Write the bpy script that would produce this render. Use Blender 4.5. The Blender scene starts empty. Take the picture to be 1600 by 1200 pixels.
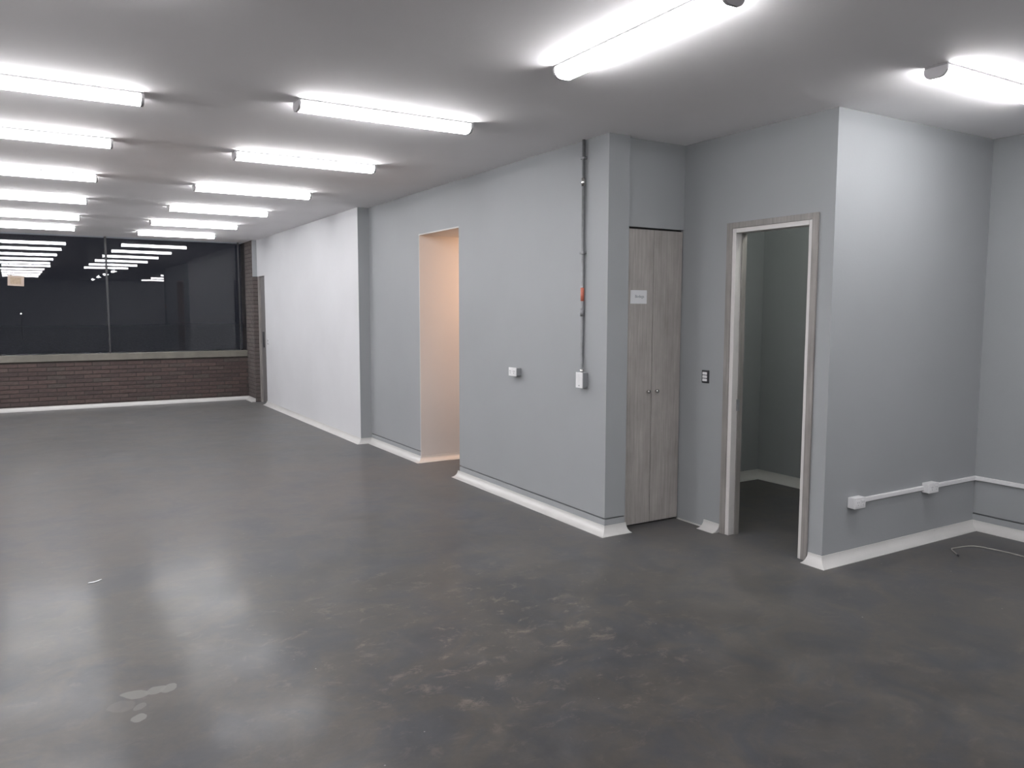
import bpy, bmesh, math, random
from mathutils import Vector, Matrix

C = bpy.context.scene.collection
S = bpy.context.scene
random.seed(7)

# ------------------------------------------------------------------ camera, world, exposure
cam_d = bpy.data.cameras.new('camera')
cam = bpy.data.objects.new('camera', cam_d); C.objects.link(cam)
cam_d.sensor_width = 36.0
cam_d.lens = 1221.5 / 1600.0 * 36.0
cam_d.clip_start = 0.02
_r = Vector((0.85683112, -0.51559494, 0.00151328))
_u = Vector((0.04622107, 0.07973409, 0.99574399))
_f = Vector((0.51352122, 0.85311449, -0.09215000))
cam.matrix_world = Matrix(((_r.x, _u.x, -_f.x, 0.0), (_r.y, _u.y, -_f.y, 0.0),
                           (_r.z, _u.z, -_f.z, 1.54), (0, 0, 0, 1)))
S.camera = cam
w = bpy.data.worlds.new('night'); S.world = w; w.use_nodes = True
w.node_tree.nodes['Background'].inputs[0].default_value = (0.012, 0.0125, 0.017, 1)
w.node_tree.nodes['Background'].inputs[1].default_value = 1.0
S.view_settings.view_transform = 'Standard'
S.view_settings.look = 'None'
S.view_settings.exposure = 0.0
S.view_settings.gamma = 1.0
S.view_settings.use_curve_mapping = False
LAMP = 45.0                      # radiance of the tube-light diffusers
WARM = 64.0                      # power of the warm lamp in the side passage

def point_lamp(name, loc, power, col, rad):
    l = bpy.data.lights.new(name, 'POINT'); l.energy = power; l.color = col; l.shadow_soft_size = rad
    o = bpy.data.objects.new(name, l); o.location = loc; C.objects.link(o)
point_lamp('passage_bulb', (4.75, 6.86, 2.0), WARM, (1.0, 0.58, 0.34), 0.07)
point_lamp('small_room_fill', (4.45, 3.55, 2.55), 22.0, (0.96, 1.0, 0.90), 0.08)   # added fill light that lifts the small room's walls, hidden behind the lintel

# ------------------------------------------------------------------ materials
def nodes(name):
    m = bpy.data.materials.new(name); m.use_nodes = True
    nt = m.node_tree
    return m, nt, nt.nodes['Principled BSDF']

def N(nt, kind, **kw):
    n = nt.nodes.new(kind)
    for k, v in kw.items():
        if k.startswith('i_'):
            key = k[2:]
            n.inputs[int(key) if key.isdigit() else key.replace('_', ' ')].default_value = v
        else:
            setattr(n, k, v)
    return n

def ramp(nt, src, stops):
    r = nt.nodes.new('ShaderNodeValToRGB')
    e = r.color_ramp.elements
    while len(e) < len(stops): e.new(0.5)
    for k, (p, c) in enumerate(stops):
        e[k].position = p
        e[k].color = (c, c, c, 1) if isinstance(c, (int, float)) else (*c, 1)
    nt.links.new(src, r.inputs[0])
    return r

def mix(nt, fac, a, b, mode='MIX'):
    m = nt.nodes.new('ShaderNodeMix'); m.data_type = 'RGBA'; m.blend_type = mode
    for s, v in ((0, fac), (6, a), (7, b)):
        if isinstance(v, bpy.types.NodeSocket): nt.links.new(v, m.inputs[s])
        elif isinstance(v, (int, float)): m.inputs[s].default_value = v
        else: m.inputs[s].default_value = (*v, 1)
    return m.outputs[2]

def coords(nt, scale=(1, 1, 1), loc=(0, 0, 0), rot=(0, 0, 0)):
    t = nt.nodes.new('ShaderNodeTexCoord'); mp = nt.nodes.new('ShaderNodeMapping')
    mp.inputs['Scale'].default_value = scale; mp.inputs['Location'].default_value = loc
    mp.inputs['Rotation'].default_value = rot
    nt.links.new(t.outputs['Object'], mp.inputs[0])
    return mp.outputs[0]

def noise(nt, vec, scale, detail=4.0, rough=0.55, dist=0.0):
    n = nt.nodes.new('ShaderNodeTexNoise')
    n.inputs['Scale'].default_value = scale; n.inputs['Detail'].default_value = detail
    n.inputs['Roughness'].default_value = rough; n.inputs['Distortion'].default_value = dist
    nt.links.new(vec, n.inputs['Vector'])
    return n.outputs[0]

def bump(nt, b, height, strength, dist=0.01):
    n = nt.nodes.new('ShaderNodeBump'); n.inputs['Strength'].default_value = strength
    n.inputs['Distance'].default_value = dist
    nt.links.new(height, n.inputs['Height']); nt.links.new(n.outputs[0], b.inputs['Normal'])

def plain(name, col, rough=0.5, metal=0.0, spec=0.5, var=0.06, scale=9.0, relief=0.0):
    m, nt, b = nodes(name)
    v = coords(nt)
    n = noise(nt, v, scale)
    lo = tuple(c * (1 - var) for c in col); hi = tuple(min(1, c * (1 + var)) for c in col)
    r = ramp(nt, n, [(0.3, lo), (0.7, hi)])
    nt.links.new(r.outputs[0], b.inputs['Base Color'])
    b.inputs['Roughness'].default_value = rough; b.inputs['Metallic'].default_value = metal
    b.inputs['Specular IOR Level'].default_value = spec
    if relief: bump(nt, b, noise(nt, v, scale * 6), relief, 0.003)
    return m

def paint(name, col, rough=0.6):
    """rolled wall paint over slightly uneven plaster"""
    m, nt, b = nodes(name)
    v = coords(nt)
    big = noise(nt, v, 1.1, 3)
    r = ramp(nt, big, [(0.3, tuple(c * 0.965 for c in col)), (0.7, tuple(c * 1.03 for c in col))])
    nt.links.new(r.outputs[0], b.inputs['Base Color'])
    b.inputs['Roughness'].default_value = rough
    b.inputs['Specular IOR Level'].default_value = 0.3
    add = N(nt, 'ShaderNodeMath', operation='MULTIPLY_ADD', i_1=0.25)
    nt.links.new(noise(nt, v, 70, 2), add.inputs[0]); nt.links.new(noise(nt, v, 5, 3), add.inputs[2])
    bump(nt, b, add.outputs[0], 0.25, 0.006)
    return m

GREY = (0.268, 0.279, 0.288)
M = {}
M['grey'] = paint('grey_wall_paint', GREY)
M['white'] = paint('white_wall_paint', (0.545, 0.552, 0.568))
M['bright'] = paint('bounce_white_wall_paint', (0.86, 0.855, 0.86))  # unseen left wall, whitened to bounce more light onto the ceiling
M['ceil'] = paint('ceiling_paint', (0.955, 0.94, 0.95), 0.8)
M['cream'] = paint('passage_paint', (0.50, 0.49, 0.485))
M['cove'] = plain('white_cove', (0.47, 0.465, 0.455), 0.4, var=0.04, scale=5)
M['housing'] = plain('lamp_housing', (0.20, 0.20, 0.205), 0.45)
M['endcap'] = plain('lamp_end_cap', (0.36, 0.35, 0.36), 0.5)
M['plastic'] = plain('white_plastic', (0.64, 0.64, 0.65), 0.35, var=0.02)
M['plastic_grey'] = plain('grey_plastic', (0.22, 0.228, 0.24), 0.4, var=0.05)  # grey tone for back boxes, sockets, screw and slots
M['dark'] = plain('dark_plastic', (0.025, 0.026, 0.03), 0.35)
M['gap'] = plain('dark_gap', (0.012, 0.011, 0.011), 0.9)
M['steel'] = plain('galvanised_steel', (0.20, 0.205, 0.215), 0.5, metal=0.3, var=0.12, scale=30)
M['chrome'] = plain('brushed_chrome', (0.62, 0.61, 0.60), 0.25, metal=1.0)
M['orange'] = plain('orange_tape', (0.45, 0.13, 0.085), 0.5)
M['paper'] = plain('white_paper', (0.56, 0.57, 0.59), 0.8, var=0.02)
M['ink'] = plain('grey_ink', (0.16, 0.17, 0.20), 0.7)
M['card'] = plain('buff_card', (0.36, 0.29, 0.245), 0.8, var=0.05, scale=20)
M['card_print'] = plain('buff_print', (0.31, 0.24, 0.175), 0.8, var=0.18, scale=45)
M['cable'] = plain('grey_cable', (0.26, 0.25, 0.23), 0.5)
M['sill'] = plain('concrete_sill', (0.125, 0.118, 0.10), 0.75, var=0.14, scale=6, relief=0.3)
M['mortar'] = plain('brick_mortar', (0.045, 0.038, 0.036), 0.9, var=0.15, scale=12)
M['alu'] = plain('dark_aluminium', (0.018, 0.018, 0.022), 0.5, metal=0.0)
M['greydoor'] = plain('grey_door_paint', (0.13, 0.125, 0.125), 0.5, var=0.05)
M['lining'] = plain('pale_door_lining', (0.52, 0.505, 0.495), 0.5, var=0.03)
M['ground'] = plain('night_ground', (0.82, 0.82, 0.82), 0.95, var=0.3)

def wood(name, col, vertical=True):
    m, nt, b = nodes(name)
    g = coords(nt, (26, 26, 1.3) if vertical else (26, 1.3, 26))
    f = noise(nt, g, 2.2, 6, 0.6, 0.4)
    cloud = noise(nt, coords(nt, (3, 3, 1.6)), 2.0, 4, 0.6)
    a = ramp(nt, f, [(0.30, tuple(c * 0.80 for c in col)), (0.55, col), (0.78, tuple(c * 1.16 for c in col))])
    k = ramp(nt, cloud, [(0.3, 0.80), (0.7, 1.08)])
    o = mix(nt, 1.0, a.outputs[0], k.outputs[0], 'MULTIPLY')
    nt.links.new(o, b.inputs['Base Color'])
    b.inputs['Roughness'].default_value = 0.55
    bump(nt, b, f, 0.15, 0.002)
    return m
M['wood'] = wood('grey_wood_laminate', (0.305, 0.285, 0.272))
M['casing'] = wood('grey_wood_casing', (0.235, 0.22, 0.21))

def brick_mat(name, g):
    m, nt, b = nodes(name)
    oi = nt.nodes.new('ShaderNodeObjectInfo')
    r = ramp(nt, oi.outputs['Random'], [(0.0, (0.042, 0.028, 0.026)), (0.35, (0.054, 0.034, 0.031)),
                                        (0.7, (0.068, 0.043, 0.038)), (1.0, (0.052, 0.042, 0.037))])
    base = mix(nt, g, r.outputs[0], (0.13, 0.12, 0.116))
    n = noise(nt, coords(nt), 22, 5, 0.65)
    k = ramp(nt, n, [(0.25, 0.68), (0.75, 1.25)])
    o = mix(nt, 1.0, base, k.outputs[0], 'MULTIPLY')
    nt.links.new(o, b.inputs['Base Color']); b.inputs['Roughness'].default_value = 0.85
    bump(nt, b, n, 0.5, 0.004)
    return m
M['brick'] = brick_mat('dark_red_brick', 0.08)
M['worn'] = brick_mat('mortar_smeared_brick', 0.5)

def lamp_mat():
    m, nt, b = nodes('lit_diffuser')
    b.inputs['Base Color'].default_value = (0.9, 0.9, 0.9, 1)
    b.inputs['Emission Color'].default_value = (1.0, 0.985, 1.0, 1)
    b.inputs['Emission Strength'].default_value = LAMP
    return m
M['lamp'] = lamp_mat()

def glass_mat():
    m, nt, b = nodes('window_glass')
    b.inputs['Base Color'].default_value = (0.86, 0.9, 0.95, 1)
    b.inputs['Transmission Weight'].default_value = 1.0
    b.inputs['Roughness'].default_value = 0.0
    b.inputs['IOR'].default_value = 1.41
    return m
M['glass'] = glass_mat()

def floor_mat():
    m, nt, b = nodes('polished_concrete')
    v = coords(nt)
    big = noise(nt, v, 0.55, 5, 0.6, 0.6)
    mid = noise(nt, coords(nt, loc=(7, 3, 0)), 2.6, 8, 0.70, 0.6)
    fine = noise(nt, coords(nt, loc=(2, 9, 0)), 9.0, 6, 0.7, 0.5)
    hue = noise(nt, coords(nt, loc=(11, 5, 0)), 2.4, 7, 0.68, 0.7)
    base = ramp(nt, hue, [(0.30, (0.014, 0.0165, 0.022)), (0.44, (0.023, 0.023, 0.0245)), (0.56, (0.034, 0.0295, 0.0245)),
                          (0.70, (0.020, 0.022, 0.025))])
    c = mix(nt, 1.0, base.outputs[0], ramp(nt, mid, [(0.28, 0.50), (0.72, 1.5)]).outputs[0], 'MULTIPLY')
    c = mix(nt, 1.0, c, ramp(nt, big, [(0.3, 0.82), (0.7, 1.18)]).outputs[0], 'MULTIPLY')
    c = mix(nt, 1.0, c, ramp(nt, fine, [(0.25, 0.82), (0.75, 1.18)]).outputs[0], 'MULTIPLY')
    # worn tan flecks and streaks
    wn = noise(nt, coords(nt, (1, 1.4, 1), loc=(4, 1, 0)), 7.0, 9, 0.76, 0.5)
    zs = N(nt, 'ShaderNodeVectorMath', operation='SUBTRACT'); zs.inputs[1].default_value = (1.85, 3.3, 0)
    nt.links.new(v, zs.inputs[0])
    zl = N(nt, 'ShaderNodeVectorMath', operation='LENGTH'); nt.links.new(zs.outputs[0], zl.inputs[0])
    za = N(nt, 'ShaderNodeMath', operation='MULTIPLY_ADD', i_1=1.6); nt.links.new(big, za.inputs[0]); nt.links.new(zl.outputs['Value'], za.inputs[2])
    reg = N(nt, 'ShaderNodeMath', operation='MULTIPLY', i_1=0.4); nt.links.new(za.outputs[0], reg.inputs[0])
    pr = N(nt, 'ShaderNodeMath', operation='MULTIPLY')
    nt.links.new(ramp(nt, wn, [(0.55, 0.0), (0.68, 0.9)]).outputs[0], pr.inputs[0])
    nt.links.new(ramp(nt, reg.outputs[0], [(0.42, 0.95), (0.80, 0.18)]).outputs[0], pr.inputs[1])
    c = mix(nt, pr.outputs[0], c, (0.135, 0.108, 0.085))
    # grains of white grit
    vo = N(nt, 'ShaderNodeTexVoronoi', feature='F1'); vo.inputs['Scale'].default_value = 7.0
    nt.links.new(v, vo.inputs['Vector'])
    sp = ramp(nt, vo.outputs['Distance'], [(0.020, 1.0), (0.036, 0.0)])
    gate = ramp(nt, noise(nt, coords(nt, loc=(3, 3, 3)), 3.0, 3), [(0.5, 0.0), (0.62, 0.8)])
    pm = N(nt, 'ShaderNodeMath', operation='MULTIPLY')
    nt.links.new(sp.outputs[0], pm.inputs[0]); nt.links.new(gate.outputs[0], pm.inputs[1])
    c = mix(nt, pm.outputs[0], c, (0.30, 0.295, 0.28))
    # pale spilled-paint blots, each at its own place on the floor
    wob = N(nt, 'ShaderNodeTexNoise'); wob.inputs['Scale'].default_value = 11.0
    nt.links.new(v, wob.inputs['Vector'])
    for (x, y, rx, ry, rz, a) in STAINS:
        ofs = N(nt, 'ShaderNodeVectorMath', operation='MULTIPLY_ADD')
        ofs.inputs[1].default_value = (0.05, 0.05, 0.0); ofs.inputs[2].default_value = (-0.025, -0.025, 0)
        nt.links.new(wob.outputs[1], ofs.inputs[0])
        ad = N(nt, 'ShaderNodeVectorMath', operation='ADD')
        nt.links.new(v, ad.inputs[0]); nt.links.new(ofs.outputs[0], ad.inputs[1])
        sb = N(nt, 'ShaderNodeVectorMath', operation='SUBTRACT'); sb.inputs[1].default_value = (x, y, 0)
        nt.links.new(ad.outputs[0], sb.inputs[0])
        ro = N(nt, 'ShaderNodeVectorRotate', rotation_type='Z_AXIS'); ro.inputs['Angle'].default_value = -rz
        nt.links.new(sb.outputs[0], ro.inputs['Vector'])
        sc = N(nt, 'ShaderNodeVectorMath', operation='MULTIPLY'); sc.inputs[1].default_value = (1 / rx, 1 / ry, 0)
        nt.links.new(ro.outputs[0], sc.inputs[0])
        ln = N(nt, 'ShaderNodeVectorMath', operation='LENGTH'); nt.links.new(sc.outputs[0], ln.inputs[0])
        c = mix(nt, ramp(nt, ln.outputs['Value'], [(0.90, a), (1.06, 0.0)]).outputs[0], c, (0.100, 0.097, 0.090))
    nt.links.new(c, b.inputs['Base Color'])
    ro = ramp(nt, mid, [(0.25, 0.42), (0.75, 0.55)])
    nt.links.new(ro.outputs[0], b.inputs['Roughness'])
    cw = ramp(nt, mid, [(0.3, 0.10), (0.7, 0.21)])          # polish worn thinner in places
    nt.links.new(cw.outputs[0], b.inputs['Coat Weight'])
    b.inputs['Specular IOR Level'].default_value = 0.13
    b.inputs['Sheen Weight'].default_value = 0.19; b.inputs['Sheen Roughness'].default_value = 0.45
    b.inputs['Coat Weight'].default_value = 0.17; b.inputs['Coat Roughness'].default_value = 0.16; b.inputs['Coat IOR'].default_value = 1.45
    b.inputs['IOR'].default_value = 1.5
    add = N(nt, 'ShaderNodeMath', operation='MULTIPLY_ADD', i_1=0.12)
    nt.links.new(fine, add.inputs[0]); nt.links.new(big, add.inputs[2])
    bump(nt, b, add.outputs[0], 0.05, 0.004)
    return m
A30 = math.radians(-31)
STAINS = [(0.263, 3.374, 0.060, 0.036, A30, 0.85), (0.335, 3.368, 0.036, 0.040, A30, 0.85), (0.385, 3.362, 0.034, 0.040, A30, 0.8),
          (0.266, 3.263, 0.026, 0.028, A30, 0.45), (0.252, 3.164, 0.028, 0.036, A30, 0.85), (0.20, 3.30, 0.05, 0.05, A30, 0.22),
          (0.52, 3.9, 0.04, 0.02, 0.3, 0.15)]
M['floor'] = floor_mat()

# ------------------------------------------------------------------ mesh helpers
def bx(bm, x0, x1, y0, y1, z0, z1):
    v = [bm.verts.new((x, y, z)) for z in (z0, z1) for y in (y0, y1) for x in (x0, x1)]
    for f in ((0, 2, 3, 1), (4, 5, 7, 6), (0, 1, 5, 4), (2, 6, 7, 3), (0, 4, 6, 2), (1, 3, 7, 5)):
        bm.faces.new([v[k] for k in f])

def boxes(*bs):
    bm = bmesh.new()
    for b in bs: bx(bm, *b)
    return bm

def bevel(bm, r, seg=2):
    bmesh.ops.bevel(bm, geom=bm.edges[:], offset=r, segments=seg, profile=0.6, affect='EDGES')
    return bm

def tube(bm, pts, r, seg=12, caps=True):
    pts = [Vector(p) for p in pts]; rings = []
    up = Vector((0, 0, 1))
    for k, p in enumerate(pts):
        t = (pts[min(k + 1, len(pts) - 1)] - pts[max(k - 1, 0)]).normalized()
        a = t.cross(up if abs(t.z) < 0.95 else Vector((0, 1, 0))).normalized(); b = t.cross(a)
        rings.append([bm.verts.new(p + (a * math.cos(q) + b * math.sin(q)) * r)
                      for q in (2 * math.pi * s / seg for s in range(seg))])
    for A, B in zip(rings, rings[1:]):
        for s in range(seg):
            bm.faces.new((A[s], A[(s + 1) % seg], B[(s + 1) % seg], B[s]))
    if caps:
        bm.faces.new(rings[0][::-1]); bm.faces.new(rings[-1])
    return bm

def prism(bm, prof, axis, a, b):
    """extrude a closed profile [(p,q)] along axis from a to b"""
    def at(p, q, t):
        return {'x': (t, p, q), 'y': (p, t, q), 'z': (p, q, t)}[axis]
    A = [bm.verts.new(at(p, q, a)) for p, q in prof]; B = [bm.verts.new(at(p, q, b)) for p, q in prof]
    n = len(prof)
    for k in range(n): bm.faces.new((A[k], A[(k + 1) % n], B[(k + 1) % n], B[k]))
    bm.faces.new(A[::-1]); bm.faces.new(B)
    return bm

def obj(name, bm, mat, parent=None, smooth=False, loc=None):
    me = bpy.data.meshes.new(name)
    bmesh.ops.recalc_face_normals(bm, faces=bm.faces[:])
    if loc:
        bmesh.ops.translate(bm, verts=bm.verts[:], vec=-Vector(loc))
    bm.to_mesh(me); bm.free()
    me.materials.append(mat)
    if smooth:
        for p in me.polygons: p.use_smooth = True
    o = bpy.data.objects.new(name, me); C.objects.link(o)
    if loc: o.location = loc
    if parent: o.parent = parent
    return o

def struct(name, bm, mat, parent=None, **kw):
    o = obj(name, bm, mat, parent, **kw)
    if not parent: o['kind'] = 'structure'
    return o

def struct_root(name, loc=(0, 0, 0)):
    o = bpy.data.objects.new(name, None); C.objects.link(o); o.location = loc; o['kind'] = 'structure'; return o

def thing(name, label, cat, loc=(0, 0, 0), group=None):
    o = bpy.data.objects.new(name, None); C.objects.link(o); o.location = loc
    o.empty_display_size = 0.1
    tag(o, label, cat, group); return o

def tag(o, label, cat, group=None):
    o['label'] = label; o['category'] = cat
    if group: o['group'] = group
    return o

def cove(path, side, h=0.058, wd=0.072):
    """concave sanitary skirting swept along a wall-line path; side +1 = room on the left of travel"""
    P = [Vector((x, y)) for x, y in path]
    k = 9
    prof = [(0.0, 0.0), (wd, 0.0), (wd, 0.003)]
    for s in range(1, k):
        a = math.pi / 2 * s / k
        prof.append((wd - (wd - 0.006) * math.sin(a), h - (h - 0.003) * math.cos(a)))
    prof += [(0.006, h), (0.0, h)]
    nrm = []
    for a, b in zip(P, P[1:]):
        d = (b - a).normalized(); nrm.append(Vector((-d.y, d.x)) * side)
    bm = bmesh.new(); rings = []
    for i, p in enumerate(P):
        if i == 0: m = nrm[0]
        elif i == len(P) - 1: m = nrm[-1]
        else:
            m = nrm[i - 1] + nrm[i]; m = m / m.dot(nrm[i])
        rings.append([bm.verts.new((p.x + m.x * o, p.y + m.y * o, z)) for o, z in prof])
    n = len(prof)
    for A, B in zip(rings, rings[1:]):
        for s in range(n): bm.faces.new((A[s], A[(s + 1) % n], B[(s + 1) % n], B[s]))
    bm.faces.new(rings[0][::-1]); bm.faces.new(rings[-1])
    return bm

# ------------------------------------------------------------------ room shell
H = 2.725
XA, XW, XD, XE = 3.296, 3.165, 4.019, 5.674
YC, YP, YF = 4.226, 3.010, 14.12
XL, YB = -3.35, -6.0
G0, G1 = 0.100, 0.111           # shadow groove in the wall

struct('floor', boxes((XL - .2, 6.6, YB - .2, YF + .2, -0.12, 0)), M['floor'])
struct('ceiling', boxes((XL - .2, 6.6, YB - .2, YF + .2, H, H + .15)), M['ceil'])

def grooved(x0, x1, y0, y1, z0=0.0, z1=H, gx=(0, 0), gy=(0, 0), d=0.022):
    """wall block with a thin recessed shadow line; gx/gy say which faces carry it"""
    return [(x0, x1, y0, y1, z0, G0), (x0, x1, y0, y1, G1, z1),
            (x0 + d * gx[0], x1 - d * gx[1], y0 + d * gy[0], y1 - d * gy[1], G0, G1)]

# wall with the conduit, its column end and the part beyond the passage
PY0, PY1, PZ = 6.42, 7.285, 2.300
struct('wall_right_middle', boxes(*grooved(XA, XA + .18, YC, PY0, gx=(1, 0), gy=(1, 0)),
                                  *grooved(XA, XA + .18, PY1 + .012, 8.70, gx=(1, 0)),
                                  (XA, XA + .18, PY0, PY1 + .012, PZ + .012, H)), M['grey'])
# passage behind the opening
struct('wall_passage_far', boxes(*grooved(XA, 6.2, PY1, PY1 + .012, z1=PZ), *grooved(XA + .18, 6.2, PY1 + .012, PY1 + .12, z1=PZ)), M['cream'])
struct('wall_passage_near', boxes((XA + .18, 6.2, PY0 - .12, PY0, 0, H)), M['cream'])
struct('wall_passage_end', boxes((6.2, 6.32, PY0 - .12, PY1 + .12, 0, H)), M['cream'])
struct('ceiling_passage', boxes((XA, 6.2, PY0, PY1 + .012, PZ, PZ + .012), (XA + .18, 6.2, PY0, PY1, PZ + .012, PZ + .1)), M['cream'])
# white partition beyond, with its grey end face and the doorway at its far end
DY0, DY1, DZ = 13.10, 13.585, 2.12
struct('wall_right_far', boxes((XW, XA + .10, 8.70, DY0, 0, H), (XW, XA + .10, DY0, DY1, DZ, H)), M['white'])
struct('wall_right_return', boxes((XW, XA, 8.688, 8.70, 0, H)), M['grey'])
# closet niche
CYF = 4.272
struct('wall_closet_top', boxes((XA + .18, XD, CYF, CYF + .10, 2.128, H)), M['grey'])
struct('wall_closet_back', boxes((XA + .18, XD + .1, 4.80, 4.90, 0, H)), M['grey'])
# wall with the open doorway
OY0, OY1, OZ = 3.150, 3.802, 2.102
struct('wall_right_door', boxes((XD, XD + .085, YP, OY0, 0, H), (XD, XD + .085, OY1, 5.0, 0, H),
                                (XD, XD + .085, OY0, OY1, OZ, H)), M['grey'])
struct('wall_right_near', boxes((XD + .085, XE, YP, YP + .09, 0, H)), M['grey'])
struct('wall_right_end', boxes(*grooved(XE, XE + .15, YB, YP + .09, gx=(1, 0))), M['grey'])
# small dark room
struct('wall_small_room_far', boxes((XD + .085, 5.9, 5.0, 5.1, 0, H)), M['grey'])
struct('wall_small_room_right', boxes((5.695, 5.845, YP + .09, 5.0, 0, H)), M['grey'])
# rest of the hall, outside the photograph
struct('wall_left', boxes((XL - .15, XL, YB, YF + .2, 0, H)), M['bright'])
struct('wall_back', boxes((XL - .15, XE + .15, YB - .15, YB, 0, H)), M['white'])

# ------------------------------------------------------------------ window wall with bricks
PX = 3.090
SZ0, SZ1 = 0.752, 0.862
wf = struct('wall_far', boxes((XL - .15, PX + .15, YF + .008, YF + .22, 0, SZ0 + .05)), M['mortar'])
pier = struct('wall_brick_pier', boxes((PX + .008, XW + .10, 13.593, YF + .22, 0, H)), M['mortar'])

def brick_mesh(l, hgt, d=0.03):
    bm = bmesh.new(); bx(bm, -l / 2, l / 2, 0, d, 0, hgt)
    bevel(bm, 0.003, 1)
    me = bpy.data.meshes.new('brick'); bmesh.ops.recalc_face_normals(bm, faces=bm.faces[:])
    bm.to_mesh(me); bm.free(); me.materials.append(M['brick']); return me
COURSE, BH, BL, JT = 0.0660, 0.0545, 0.240, 0.011
BRICK = {}
def brick(l, parent, loc, rz=0.0, look='brick'):
    key = (round(l, 3), look)
    if key not in BRICK:
        BRICK[key] = brick_mesh(l, BH)
        BRICK[key].materials[0] = M[look]
    o = bpy.data.objects.new('brick', BRICK[key]); C.objects.link(o)
    o.parent = parent; o.location = loc; o.rotation_euler = (0, 0, rz)
def course_run(a, b, shift):
    """brick spans between a and b with a running-bond shift"""
    out = []; x = a - shift
    while x < b:
        p, q = max(x, a), min(x + BL, b)
        if q - p > 0.03: out.append((p, q))
        x += BL + JT
    return out
XB0 = -0.80
for c in range(int(SZ0 / COURSE)):
    z = 0.012 + c * COURSE
    for p, q in course_run(XB0, PX, (c % 2) * 0.125 + 0.02):
        brick(q - p, wf, ((p + q) / 2, YF + random.uniform(-.003, .003), z))
rest = bmesh.new()
for c in range(int(SZ0 / COURSE)):
    z = 0.012 + c * COURSE
    for p, q in course_run(XL, XB0 - JT, (c % 2) * 0.125 + 0.02):
        bx(rest, p, q, YF, YF + .03, z, z + BH)
o = obj('brick_courses', rest, M['brick'], wf); o['kind'] = 'stuff'
for c in range(int((H - .01) / COURSE)):
    z = 0.012 + c * COURSE
    for p, q in course_run(13.585, YF, (c % 2) * 0.125 + 0.05):
        brick(q - p, pier, (PX + random.uniform(-.003, .003), (p + q) / 2, z), -math.pi / 2, 'worn')
for c in range(int(DZ / COURSE)):
    brick(.112, pier, (PX + .060, 13.585 + random.uniform(0, .003), 0.012 + c * COURSE), 0, 'worn')
struct('wall_pier_plaster', boxes((PX, XW, 13.580, 13.593, DZ, H)), M['grey'])

struct('trim_1', bevel(boxes((XL, PX, YF - .025, YF + .22, SZ0, SZ1)), 0.006, 1), M['sill'])   # concrete sill

# glazing
win = struct_root('window_1', (0, YF + .06, SZ1))
GY = YF + .06
def pane(x0, x1, ang=0.0125):
    bm = bmesh.new(); nx, nz = 48, 10; t = 0.008
    ph = random.uniform(0, 6)
    for side in (0, 1):
        g = []
        for i in range(nx + 1):
            col = []
            for k in range(nz + 1):
                x = (x0 + (x1 - x0) * i / nx); z = SZ1 + (H - SZ1) * k / nz
                xx = x - (x0 + x1) / 2
                y = GY + (t if side else 0) + xx * ang + 0.00018 * math.sin(7.0 * x + ph) + 0.00012 * math.sin(3.3 * z + 2.2 * x)
                col.append(bm.verts.new((x, y, z)))
            g.append(col)
        for i in range(nx):
            for k in range(nz):
                f = (g[i][k], g[i + 1][k], g[i + 1][k + 1], g[i][k + 1])
                bm.faces.new(f if not side else f[::-1])
    o = obj('pane', bm, M['glass'], None, True)
    o.parent = win; o.matrix_parent_inverse = Matrix.Translation(-Vector(win.location))
    return o
MULL = (-1.16, 0.95, 3.0)
pane(XL, MULL[0]); pane(MULL[0], MULL[1]); pane(MULL[1], MULL[2]); pane(MULL[2], PX + .02, 0.0)
def wpart(name, bm, mat):
    o = obj(name, bm, mat); o.parent = win; o.matrix_parent_inverse = Matrix.Translation(-Vector(win.location)); return o
for k, mx in enumerate(MULL):
    wd = 0.014 if k < 2 else 0.010
    wpart('mullion', bevel(boxes((mx - wd, mx + wd, GY - .016 if k < 2 else GY - .004, GY + .045, SZ1, H)), 0.003, 1), M['alu'])
wpart('bottom_rail', boxes((XL, PX, GY + .012 + .03, GY + .06, SZ1, SZ1 + .02)), M['alu'])

# night outside
struct('ground_outside', boxes((-40, 40, YF + .3, 70, -0.6, -0.5)), M['ground'])
sl = thing('street_lamp', 'tiny lit street lamp far off in the dark beyond the left pane', 'street lamp', (-0.81, 40.0, -0.5))
obj('pole', tube(bmesh.new(), [(0, .1, 0), (0, .1, 1.95)], 0.008, 8), M['gap'], sl)
bm = bmesh.new(); bmesh.ops.create_icosphere(bm, subdivisions=2, radius=0.042, matrix=Matrix.Translation((0, 0, 1.842)))
lm, lnt, lb = nodes('street_bulb'); lb.inputs['Emission Color'].default_value = (1, .97, .9, 1); lb.inputs['Emission Strength'].default_value = 6
obj('bulb', bm, lm, sl, True)
obj('lamp_head', tube(bmesh.new(), [(0, .1, 1.95), (0, -.06, 1.93)], 0.03, 10), M['gap'], sl)

# ------------------------------------------------------------------ cove skirting
PZx = 4.6
struct('baseboard_right_middle', cove([(XA, PY0 + .03), (XA, YC), (XA + .186, YC)], -1), M['cove'])
struct('baseboard_right_far', cove([(PZx, PY1), (XA, PY1), (XA, 8.688), (XW, 8.688), (XW, DY0 + .02)], 1), M['cove'])
struct('baseboard_far', cove([(XL, YF), (PX, YF), (PX, 13.60)], -1), M['cove'])
struct('baseboard_right_door', cove([(XD, 4.0), (XD, 3.848)], -1), M['cove'])
struct('baseboard_right_near', cove([(XD, 3.108), (XD, YP), (XE, YP), (XE, YB)], -1), M['cove'])
struct('baseboard_small_room', cove([(XD + .09, 5.0), (5.695, 5.0), (5.695, YP + .1)], -1, 0.075, 0.075), M['cove'])
struct('trim_2', boxes((XD - .010, XD, 4.0, CYF, 0, 0.008)), M['cove'])       # strip of grout left along the wall foot

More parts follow.
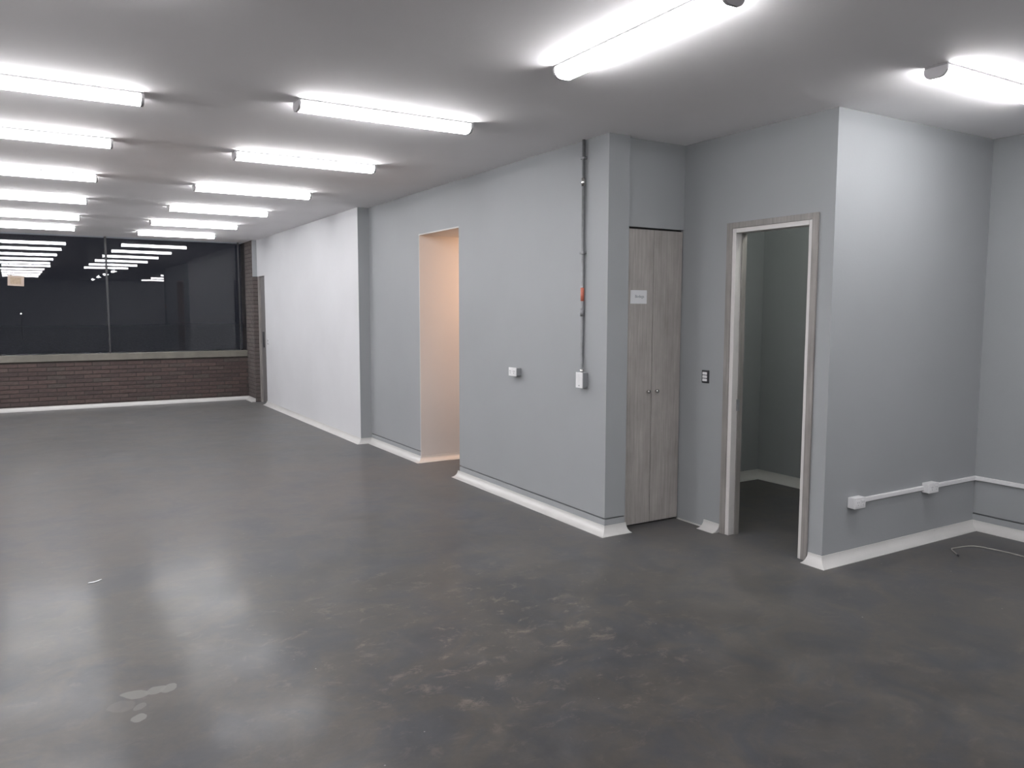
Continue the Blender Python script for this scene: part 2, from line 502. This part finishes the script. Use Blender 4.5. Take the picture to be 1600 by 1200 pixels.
# ------------------------------------------------------------------ doorway to the small room
d1 = struct_root('door_1', (XD, (OY0 + OY1) / 2, 0))
def dpart(root, name, bm, mat, sm=False):
    o = obj(name, bm, mat, None, sm); o.parent = root
    o.matrix_parent_inverse = Matrix.Translation(-Vector(root.location)); return o
CX = XD - .014
cw = 0.046
for y0, y1 in ((OY0 - .036, OY0 + .008), (OY1 - .008, OY1 + .040)):
    dpart(d1, 'casing', bevel(boxes((CX, XD, y0, y1, 0, 2.135)), 0.002, 1), M['casing'])
dpart(d1, 'head_casing', bevel(boxes((CX, XD, OY0 + .008, OY1 - .008, 2.096, 2.135)), 0.002, 1), M['casing'])
LX0, LX1 = XD - .008, XD + .088
dpart(d1, 'jamb', bevel(boxes((LX0, LX1, OY1 - .040, OY1 - .008, 0, 2.096)), 0.0015, 1), M['lining'])
dpart(d1, 'jamb', bevel(boxes((LX0, LX1, OY0 + .008, OY0 + .032, 0, 2.096)), 0.0015, 1), M['lining'])
dpart(d1, 'head_jamb', bevel(boxes((LX0, LX1, OY0 + .032, OY1 - .040, 2.066, 2.096)), 0.0015, 1), M['lining'])
dpart(d1, 'door_stop', boxes((XD + .045, XD + .088, OY1 - .047, OY1 - .040, 0, 2.066)), M['casing'])
dpart(d1, 'strike_plate', bevel(boxes((XD + .036, XD + .060, OY1 - .050, OY1 - .040, .865, .945)), 0.001, 1), M['steel'])

# ------------------------------------------------------------------ doorway beside the brick pier
d2 = struct_root('door_2', (XW, 13.34, 0))
RX = XW + .03
dpart(d2, 'recess_panel', boxes((RX + .05, RX + .10, DY0 + .001, DY1, 0, DZ - .001)), M['dark'])  # near-black backing, shade of the recess put into its colour
dpart(d2, 'door_stile', bevel(boxes((XW + .004, RX + .05, 13.50, 13.580, 0, DZ - .002)), 0.004, 1), M['casing'])
dpart(d2, 'door_leaf', bevel(boxes((RX, RX + .05, 13.24, 13.50, 0.01, DZ - .002)), 0.004, 1), M['greydoor'])
dpart(d2, 'lock_plate', bevel(boxes((RX - .012, RX + .002, 13.31, 13.42, 0.94, 1.20)), 0.003, 1), M['dark'])
dpart(d2, 'recess_shade', bevel(boxes((RX + .01, RX + .05, 13.12, 13.235, 0.01, DZ - .002)), 0.003, 1), M['dark'])  # dark strip standing in for the shadowed gap beside the leaf

# ------------------------------------------------------------------ closet with two doors
cl = thing('built_in_closet', 'tall grey wood-grain closet with two flush doors in the niche beside the column', 'closet', (3.75, CYF, 0))
def local(root, name, bm, mat, parent=None, sm=False):
    bmesh.ops.translate(bm, verts=bm.verts[:], vec=-Vector(root.location))
    return obj(name, bm, mat, parent or root, sm)
KX0, KX1, KM = XA + .190, XD - .008, 3.741
local(cl, 'carcass', boxes((KX0 - .008, KX1 + .006, CYF + .026, 4.78, 0.004, 2.126)), M['gap'])
doors = []
for a, b, kx in ((KX0, KM - .002, KM - .042), (KM + .002, KX1, KM + .038)):
    d = local(cl, 'door', bevel(boxes((a, b, CYF, CYF + .022, 0.016, 2.114)), 0.0015, 1), M['wood'])
    bm = bmesh.new()
    tube(bm, [(kx, CYF, .972), (kx, CYF - .010, .972)], 0.006, 12)
    tube(bm, [(kx, CYF - .010, .972), (kx, CYF - .013, .972), (kx, CYF - .024, .972), (kx, CYF - .028, .972)], 0.0125, 14)
    local(cl, 'knob', bm, M['chrome'], d, True); doors.append(d)

# sign on the closet door
sg = thing('paper_sign', 'small white paper sign taped to the left closet door', 'sign', (3.606, CYF - .002, 1.644))
obj('sheet', boxes((-.074, .074, -.0006, .0008, -.047, .047)), M['paper'], sg)
def text(parent, name, body, size, loc, rot, mat):
    cu = bpy.data.curves.new(name, 'FONT'); cu.body = body; cu.size = size; cu.align_x = 'CENTER'; cu.align_y = 'CENTER'
    cu.extrude = 0.0003; cu.materials.append(mat)
    tmp = bpy.data.objects.new(name, cu); C.objects.link(tmp)
    me = bpy.data.meshes.new_from_object(tmp.evaluated_get(bpy.context.evaluated_depsgraph_get()))
    bpy.data.objects.remove(tmp)
    t = bpy.data.objects.new(name, me); C.objects.link(t); t.parent = parent; t.location = loc; t.rotation_euler = rot
    return t
text(sg, 'lettering', 'Bodega', 0.028, (0.008, -.0012, 0.003), (math.pi / 2, 0, 0), M['ink'])

# ------------------------------------------------------------------ wall electrics
# conduit down to the box
cd = thing('metal_conduit', 'thin grey metal conduit running down the grey wall from the ceiling', 'conduit', (XA, 4.49, H))
cy, cx = 4.490, XA - .016
pts = [(cx, cy, H), (cx, cy, 1.24)]
for s in range(1, 9):
    a = s / 8; e = a * a * (3 - 2 * a)
    pts.append((cx - .010 * e, cy - .016 * e, 1.24 - .09 * a))
pts.append((cx - .010, cy - .016, 1.112))
local(cd, 'pipe', tube(bmesh.new(), pts, 0.0115, 14), M['steel'], None, True)
for z, mt in ((2.437, 'chrome'), (1.535, 'steel')):
    local(cd, 'coupling', tube(bmesh.new(), [(cx, cy, z - .028), (cx, cy, z + .028)], 0.0145, 14), M[mt], None, True)
local(cd, 'tape_band', tube(bmesh.new(), [(cx, cy, 1.615), (cx, cy, 1.708)], 0.0130, 14), M['orange'], None, True)
local(cd, 'connector', tube(bmesh.new(), [(cx - .010, cy - .016, 1.110), (cx - .010, cy - .016, 1.136)], 0.0155, 12), M['chrome'], None, True)
for z in (2.60, 1.95):
    local(cd, 'strap', bevel(boxes((XA - .030, XA, cy - .024, cy + .024, z - .008, z + .008)), 0.003, 1), M['steel'])

jb = thing('junction_box', 'upright white junction box at the bottom end of the conduit', 'junction box', (XA, 4.472, 1.06))
local(jb, 'back_box', bevel(boxes((XA - .044, XA, 4.436, 4.510, 1.006, 1.112)), 0.004, 2), M['plastic_grey'])
cv = local(jb, 'cover', bevel(boxes((XA - .052, XA - .044, 4.434, 4.512, 1.004, 1.114)), 0.003, 2), M['plastic'])
for yy in (4.455, 4.473, 4.491):
    local(jb, 'rib', boxes((XA - .0535, XA - .052, yy - .002, yy + .002, 1.035, 1.104)), M['plastic'], cv)
local(jb, 'screw', tube(bmesh.new(), [(XA - .052, 4.470, 1.020), (XA - .0545, 4.470, 1.020)], 0.005, 10), M['plastic_grey'], cv)

ob = thing('outlet_box', 'small grey box with white double socket left of the conduit on the grey wall', 'outlet', (XA, 5.385, 1.057))
local(ob, 'back_box', bevel(boxes((XA - .045, XA, 5.330, 5.440, 1.026, 1.088)), 0.004, 2), M['plastic_grey'])
fp = local(ob, 'faceplate', bevel(boxes((XA - .052, XA - .045, 5.327, 5.443, 1.023, 1.091)), 0.003, 2), M['plastic'])
for yc in (5.357, 5.413):
    s = local(ob, 'socket', bevel(boxes((XA - .055, XA - .052, yc - .019, yc + .019, 1.036, 1.078)), 0.0025, 2), M['plastic'], fp)
    for dy, dz in ((-.008, .006), (.008, .006), (0, -.010)):
        local(ob, 'slot', boxes((XA - .0556, XA - .0548, yc + dy - .002, yc + dy + .002, 1.057 + dz - .005, 1.057 + dz + .005)), M['dark'], fp)

sw = thing('light_switch', 'black switch plate with three white rockers left of the open doorway', 'switch', (XD, 4.016, 1.085))
local(sw, 'plate', bevel(boxes((XD - .009, XD, 3.983, 4.049, 1.040, 1.130)), 0.003, 2), M['dark'])
for zc in (1.108, 1.0845, 1.061):
    local(sw, 'rocker', bevel(boxes((XD - .014, XD - .009, 3.996, 4.037, zc - .0092, zc + .0092)), 0.002, 2), M['plastic'])

wo = thing('wall_socket', 'faint white socket plate on the white wall near the brick pier', 'outlet', (XW, 12.935, 1.04))
local(wo, 'plate', bevel(boxes((XW - .008, XW, 12.90, 12.97, 0.98, 1.10)), 0.003, 1), M['plastic'])
for zc in (1.015, 1.065):
    local(wo, 'socket', bevel(boxes((XW - .011, XW - .008, 12.915, 12.955, zc - .018, zc + .018)), 0.002, 1), M['plastic_grey'])

# cable trunking round the right-hand corner and its two socket boxes
tz0, tz1, tt = 0.349, 0.378, 0.016
def trunk(axis, lo, hi):
    bm = bmesh.new()
    if axis == 'x':
        prism(bm, [(YP, tz0), (YP - tt + .003, tz0), (YP - tt, tz0 + .003), (YP - tt, tz1 - .003), (YP - tt + .003, tz1), (YP, tz1)], 'x', lo, hi)
    else:
        prism(bm, [(XE, tz0), (XE - tt + .003, tz0), (XE - tt, tz0 + .003), (XE - tt, tz1 - .003), (XE - tt + .003, tz1), (XE, tz1)], 'y', lo, hi)
    return bm
tr = thing('cable_trunking', 'white plastic cable trunking running low between the two socket boxes', 'trunking', (5.0, YP, tz0))
local(tr, 'duct', trunk('x', 4.354, 5.028), M['plastic'])
tr = thing('cable_trunking', 'white trunking bending round the wall corner beyond the second socket box', 'trunking', (5.4, YP, tz0))
local(tr, 'duct', trunk('x', 5.142, XE), M['plastic'])
local(tr, 'duct', trunk('y', YB + .5, YP - tt), M['plastic'])

def socket_box(x0, x1, z0, z1, label):
    t = thing('socket_box', label, 'outlet', ((x0 + x1) / 2, YP, (z0 + z1) / 2), 'white socket boxes on the cable trunking')
    local(t, 'back_box', bevel(boxes((x0, x1, YP - .043, YP, z0, z1)), 0.004, 2), M['plastic'])
    f = local(t, 'faceplate', bevel(boxes((x0 - .001, x1 + .001, YP - .052, YP - .0435, z0 - .001, z1 + .001)), 0.003, 2), M['plastic'])
    xm = (x0 + x1) / 2; zm = (z0 + z1) / 2
    for dx in (-.024, .024):
        s = local(t, 'socket', bevel(boxes((xm + dx - .018, xm + dx + .018, YP - .055, YP - .052, zm - .020, zm + .020)), 0.0025, 1), M['plastic'], f)
        for ddx, dz in ((-.007, .006), (.007, .006), (0, -.010)):
            local(t, 'slot', boxes((xm + dx + ddx - .0016, xm + dx + ddx + .0016, YP - .0556, YP - .0548, zm + dz - .0045, zm + dz + .0045)), M['plastic_grey'], f)
socket_box(4.246, 4.352, .329, .396, 'white socket box at the left end of the low trunking')
socket_box(5.030, 5.140, .334, .400, 'white socket box in the middle of the trunking, nearer the wall corner')

# ------------------------------------------------------------------ small loose things
cpts = [(4.925, 2.690), (4.950, 2.715), (4.978, 2.745), (5.005, 2.772), (5.030, 2.787), (5.062, 2.785), (5.137, 2.773),
        (5.195, 2.755), (5.228, 2.715), (5.244, 2.650), (5.255, 2.560), (5.255, 2.470), (5.24, 2.34), (5.19, 2.16), (5.12, 1.98)]
fl = []
for k in range(len(cpts) - 1):           # Catmull-Rom through the points
    p0, p1, p2, p3 = (Vector(cpts[max(0, min(len(cpts) - 1, j))]) for j in (k - 1, k, k + 1, k + 2))
    for s in range(5):
        t = s / 5
        q = 0.5 * ((2 * p1) + (p2 - p0) * t + (2 * p0 - 5 * p1 + 4 * p2 - p3) * t * t + (3 * p1 - p0 - 3 * p2 + p3) * t ** 3)
        fl.append((q.x, q.y, 0.0042))
cb = thing('loose_cable', 'thin grey cable lying loose on the concrete floor by the right wall', 'cable', (5.06, 2.785, 0))
local(cb, 'cord', tube(bmesh.new(), fl, 0.004, 8), M['cable'], None, True)
local(cb, 'cable_tip', tube(bmesh.new(), [(4.915, 2.680, .0065), (4.93, 2.695, .0065)], 0.0062, 8), M['dark'], None, True)

ps = bmesh.new()
lo = [(-.04, -.010), (-.010, -.012), (.020, -.006), (.041, .004), (.036, .010), (.005, .006), (-.030, .002)]
vv = [ps.verts.new((x, y, .0006 + .004 * abs(x) / .04)) for x, y in lo]
f = ps.faces.new(vv); ex = bmesh.ops.extrude_face_region(ps, geom=[f])
bmesh.ops.translate(ps, verts=[v for v in ex['geom'] if isinstance(v, bmesh.types.BMVert)], vec=(0, 0, .0012))
o = obj('paper_scrap', ps, M['paper']); o.location = (.198, 4.945, 0); o.rotation_euler = (0, 0, .25)
tag(o, 'thin white paper scrap lying alone on the concrete floor at left', 'paper')

ws = thing('window_notice', 'small buff paper notice stuck on the dark glass at far left', 'notice', (-.288, GY - .012, 1.997))
ws.rotation_euler = (0, math.radians(2.5), 0)
obj('sheet', boxes((-.106, .106, -.001, .0006, -.078, .078)), M['card'], ws)
obj('printed_panel', boxes((-.072, .070, -.0018, -.001, -.050, .050)), M['card_print'], ws)

# ------------------------------------------------------------------ ceiling tube lights
def dprof(w, h, n=8):
    """rounded trough profile below z=0"""
    pr = [(-w / 2, 0)]
    r = min(h, w / 2) * 0.75
    for s in range(n + 1):
        a = math.pi + math.pi / 2 * s / n
        pr.append((-w / 2 + r + r * math.cos(a), -h + r + r * math.sin(a)))
    for s in range(n + 1):
        a = -math.pi / 2 + math.pi / 2 * s / n
        pr.append((w / 2 - r + r * math.cos(a), -h + r + r * math.sin(a)))
    pr.append((w / 2, 0))
    return pr
LL = 1.105
def make_light():
    t = thing('ceiling_light', '', 'ceiling light', (0, 0, H))
    obj('housing', bevel(boxes((-LL / 2, LL / 2, -.0565, .0565, -.0098, 0)), 0.002, 1), M['housing'], t)
    bm = prism(bmesh.new(), [(p, q - .010) for p, q in dprof(.110, .050)], 'x', -LL / 2 + .016, LL / 2 - .016)
    obj('diffuser', bm, M['lamp'], t)
    for s in (-1, 1):
        a, b = sorted((s * LL / 2, s * (LL / 2 - .0155)))
        obj('end_cap', prism(bmesh.new(), [(p, q - .0095) for p, q in dprof(.114, .052)], 'x', a, b), M['endcap'], t)
    return t
proto = make_light(); first = [True]
def light(x, y, rz, label, group):
    if first[0]:
        o = proto; first[0] = False
    else:
        o = proto.copy(); C.objects.link(o)
        for ch in proto.children:
            c = ch.copy(); C.objects.link(c); c.parent = o
    o.location = (x, y, H); o.rotation_euler = (0, 0, rz); o['label'] = label; o['group'] = group
ORD = ['nearest', 'second nearest', 'third nearest', 'third from the window', 'second from the window', 'closest to the window']
for k, y in enumerate((4.51, 6.17, 7.94, 9.66, 11.34, 12.96)):
    light(1.842, y, 0, 'lit ceiling tube light in the right-hand row, ' + ORD[k], 'ceiling lights of the right-hand row')
for k, y in enumerate((4.84, 6.19, 7.85, 9.52, 11.26, 12.74)):
    light(-0.01 if k == 0 else -0.065, y, 0, 'lit ceiling tube light cut by the left edge of the photo, ' + ORD[k], 'ceiling lights of the left-hand row')
light(2.240, 2.695, math.pi / 2, 'large lit ceiling tube light set lengthwise at the top of the photo', 'ceiling lights near the viewpoint')
light(4.30, 2.28, 0, 'lit ceiling tube light at the right edge above the socket boxes', 'ceiling lights near the viewpoint')
NTH = ['first', 'second', 'third', 'fourth', 'fifth', 'sixth', 'seventh', 'eighth', 'ninth']
HG = 'ceiling lights seen only reflected'
for k, y in enumerate((2.95, 1.25, -0.45, -2.15)):
    light(-0.065, y, 0, 'ceiling light seen only reflected in the left window pane, %s behind the visible left-hand row' % NTH[k], HG)
for k, y in enumerate((0.45, -1.80, -4.10)):
    light(2.240, y, math.pi / 2, 'lengthwise ceiling light seen only as a reflected dash, %s behind the viewpoint' % NTH[k], HG)
for k, y in enumerate((0.45, -1.90, -4.20)):
    light(4.30, y, 0, 'ceiling light seen only reflected low in the right window pane, %s behind the viewpoint' % NTH[k], HG)
for k, y in enumerate((12.76, 11.18, 9.48, 7.80, 6.12, 4.70, 2.95, 1.25, -0.45)):
    light(-1.98, y, 0, 'ceiling light of the leftmost row outside the photo, %s from the window' % NTH[k], 'ceiling lights of the leftmost row')
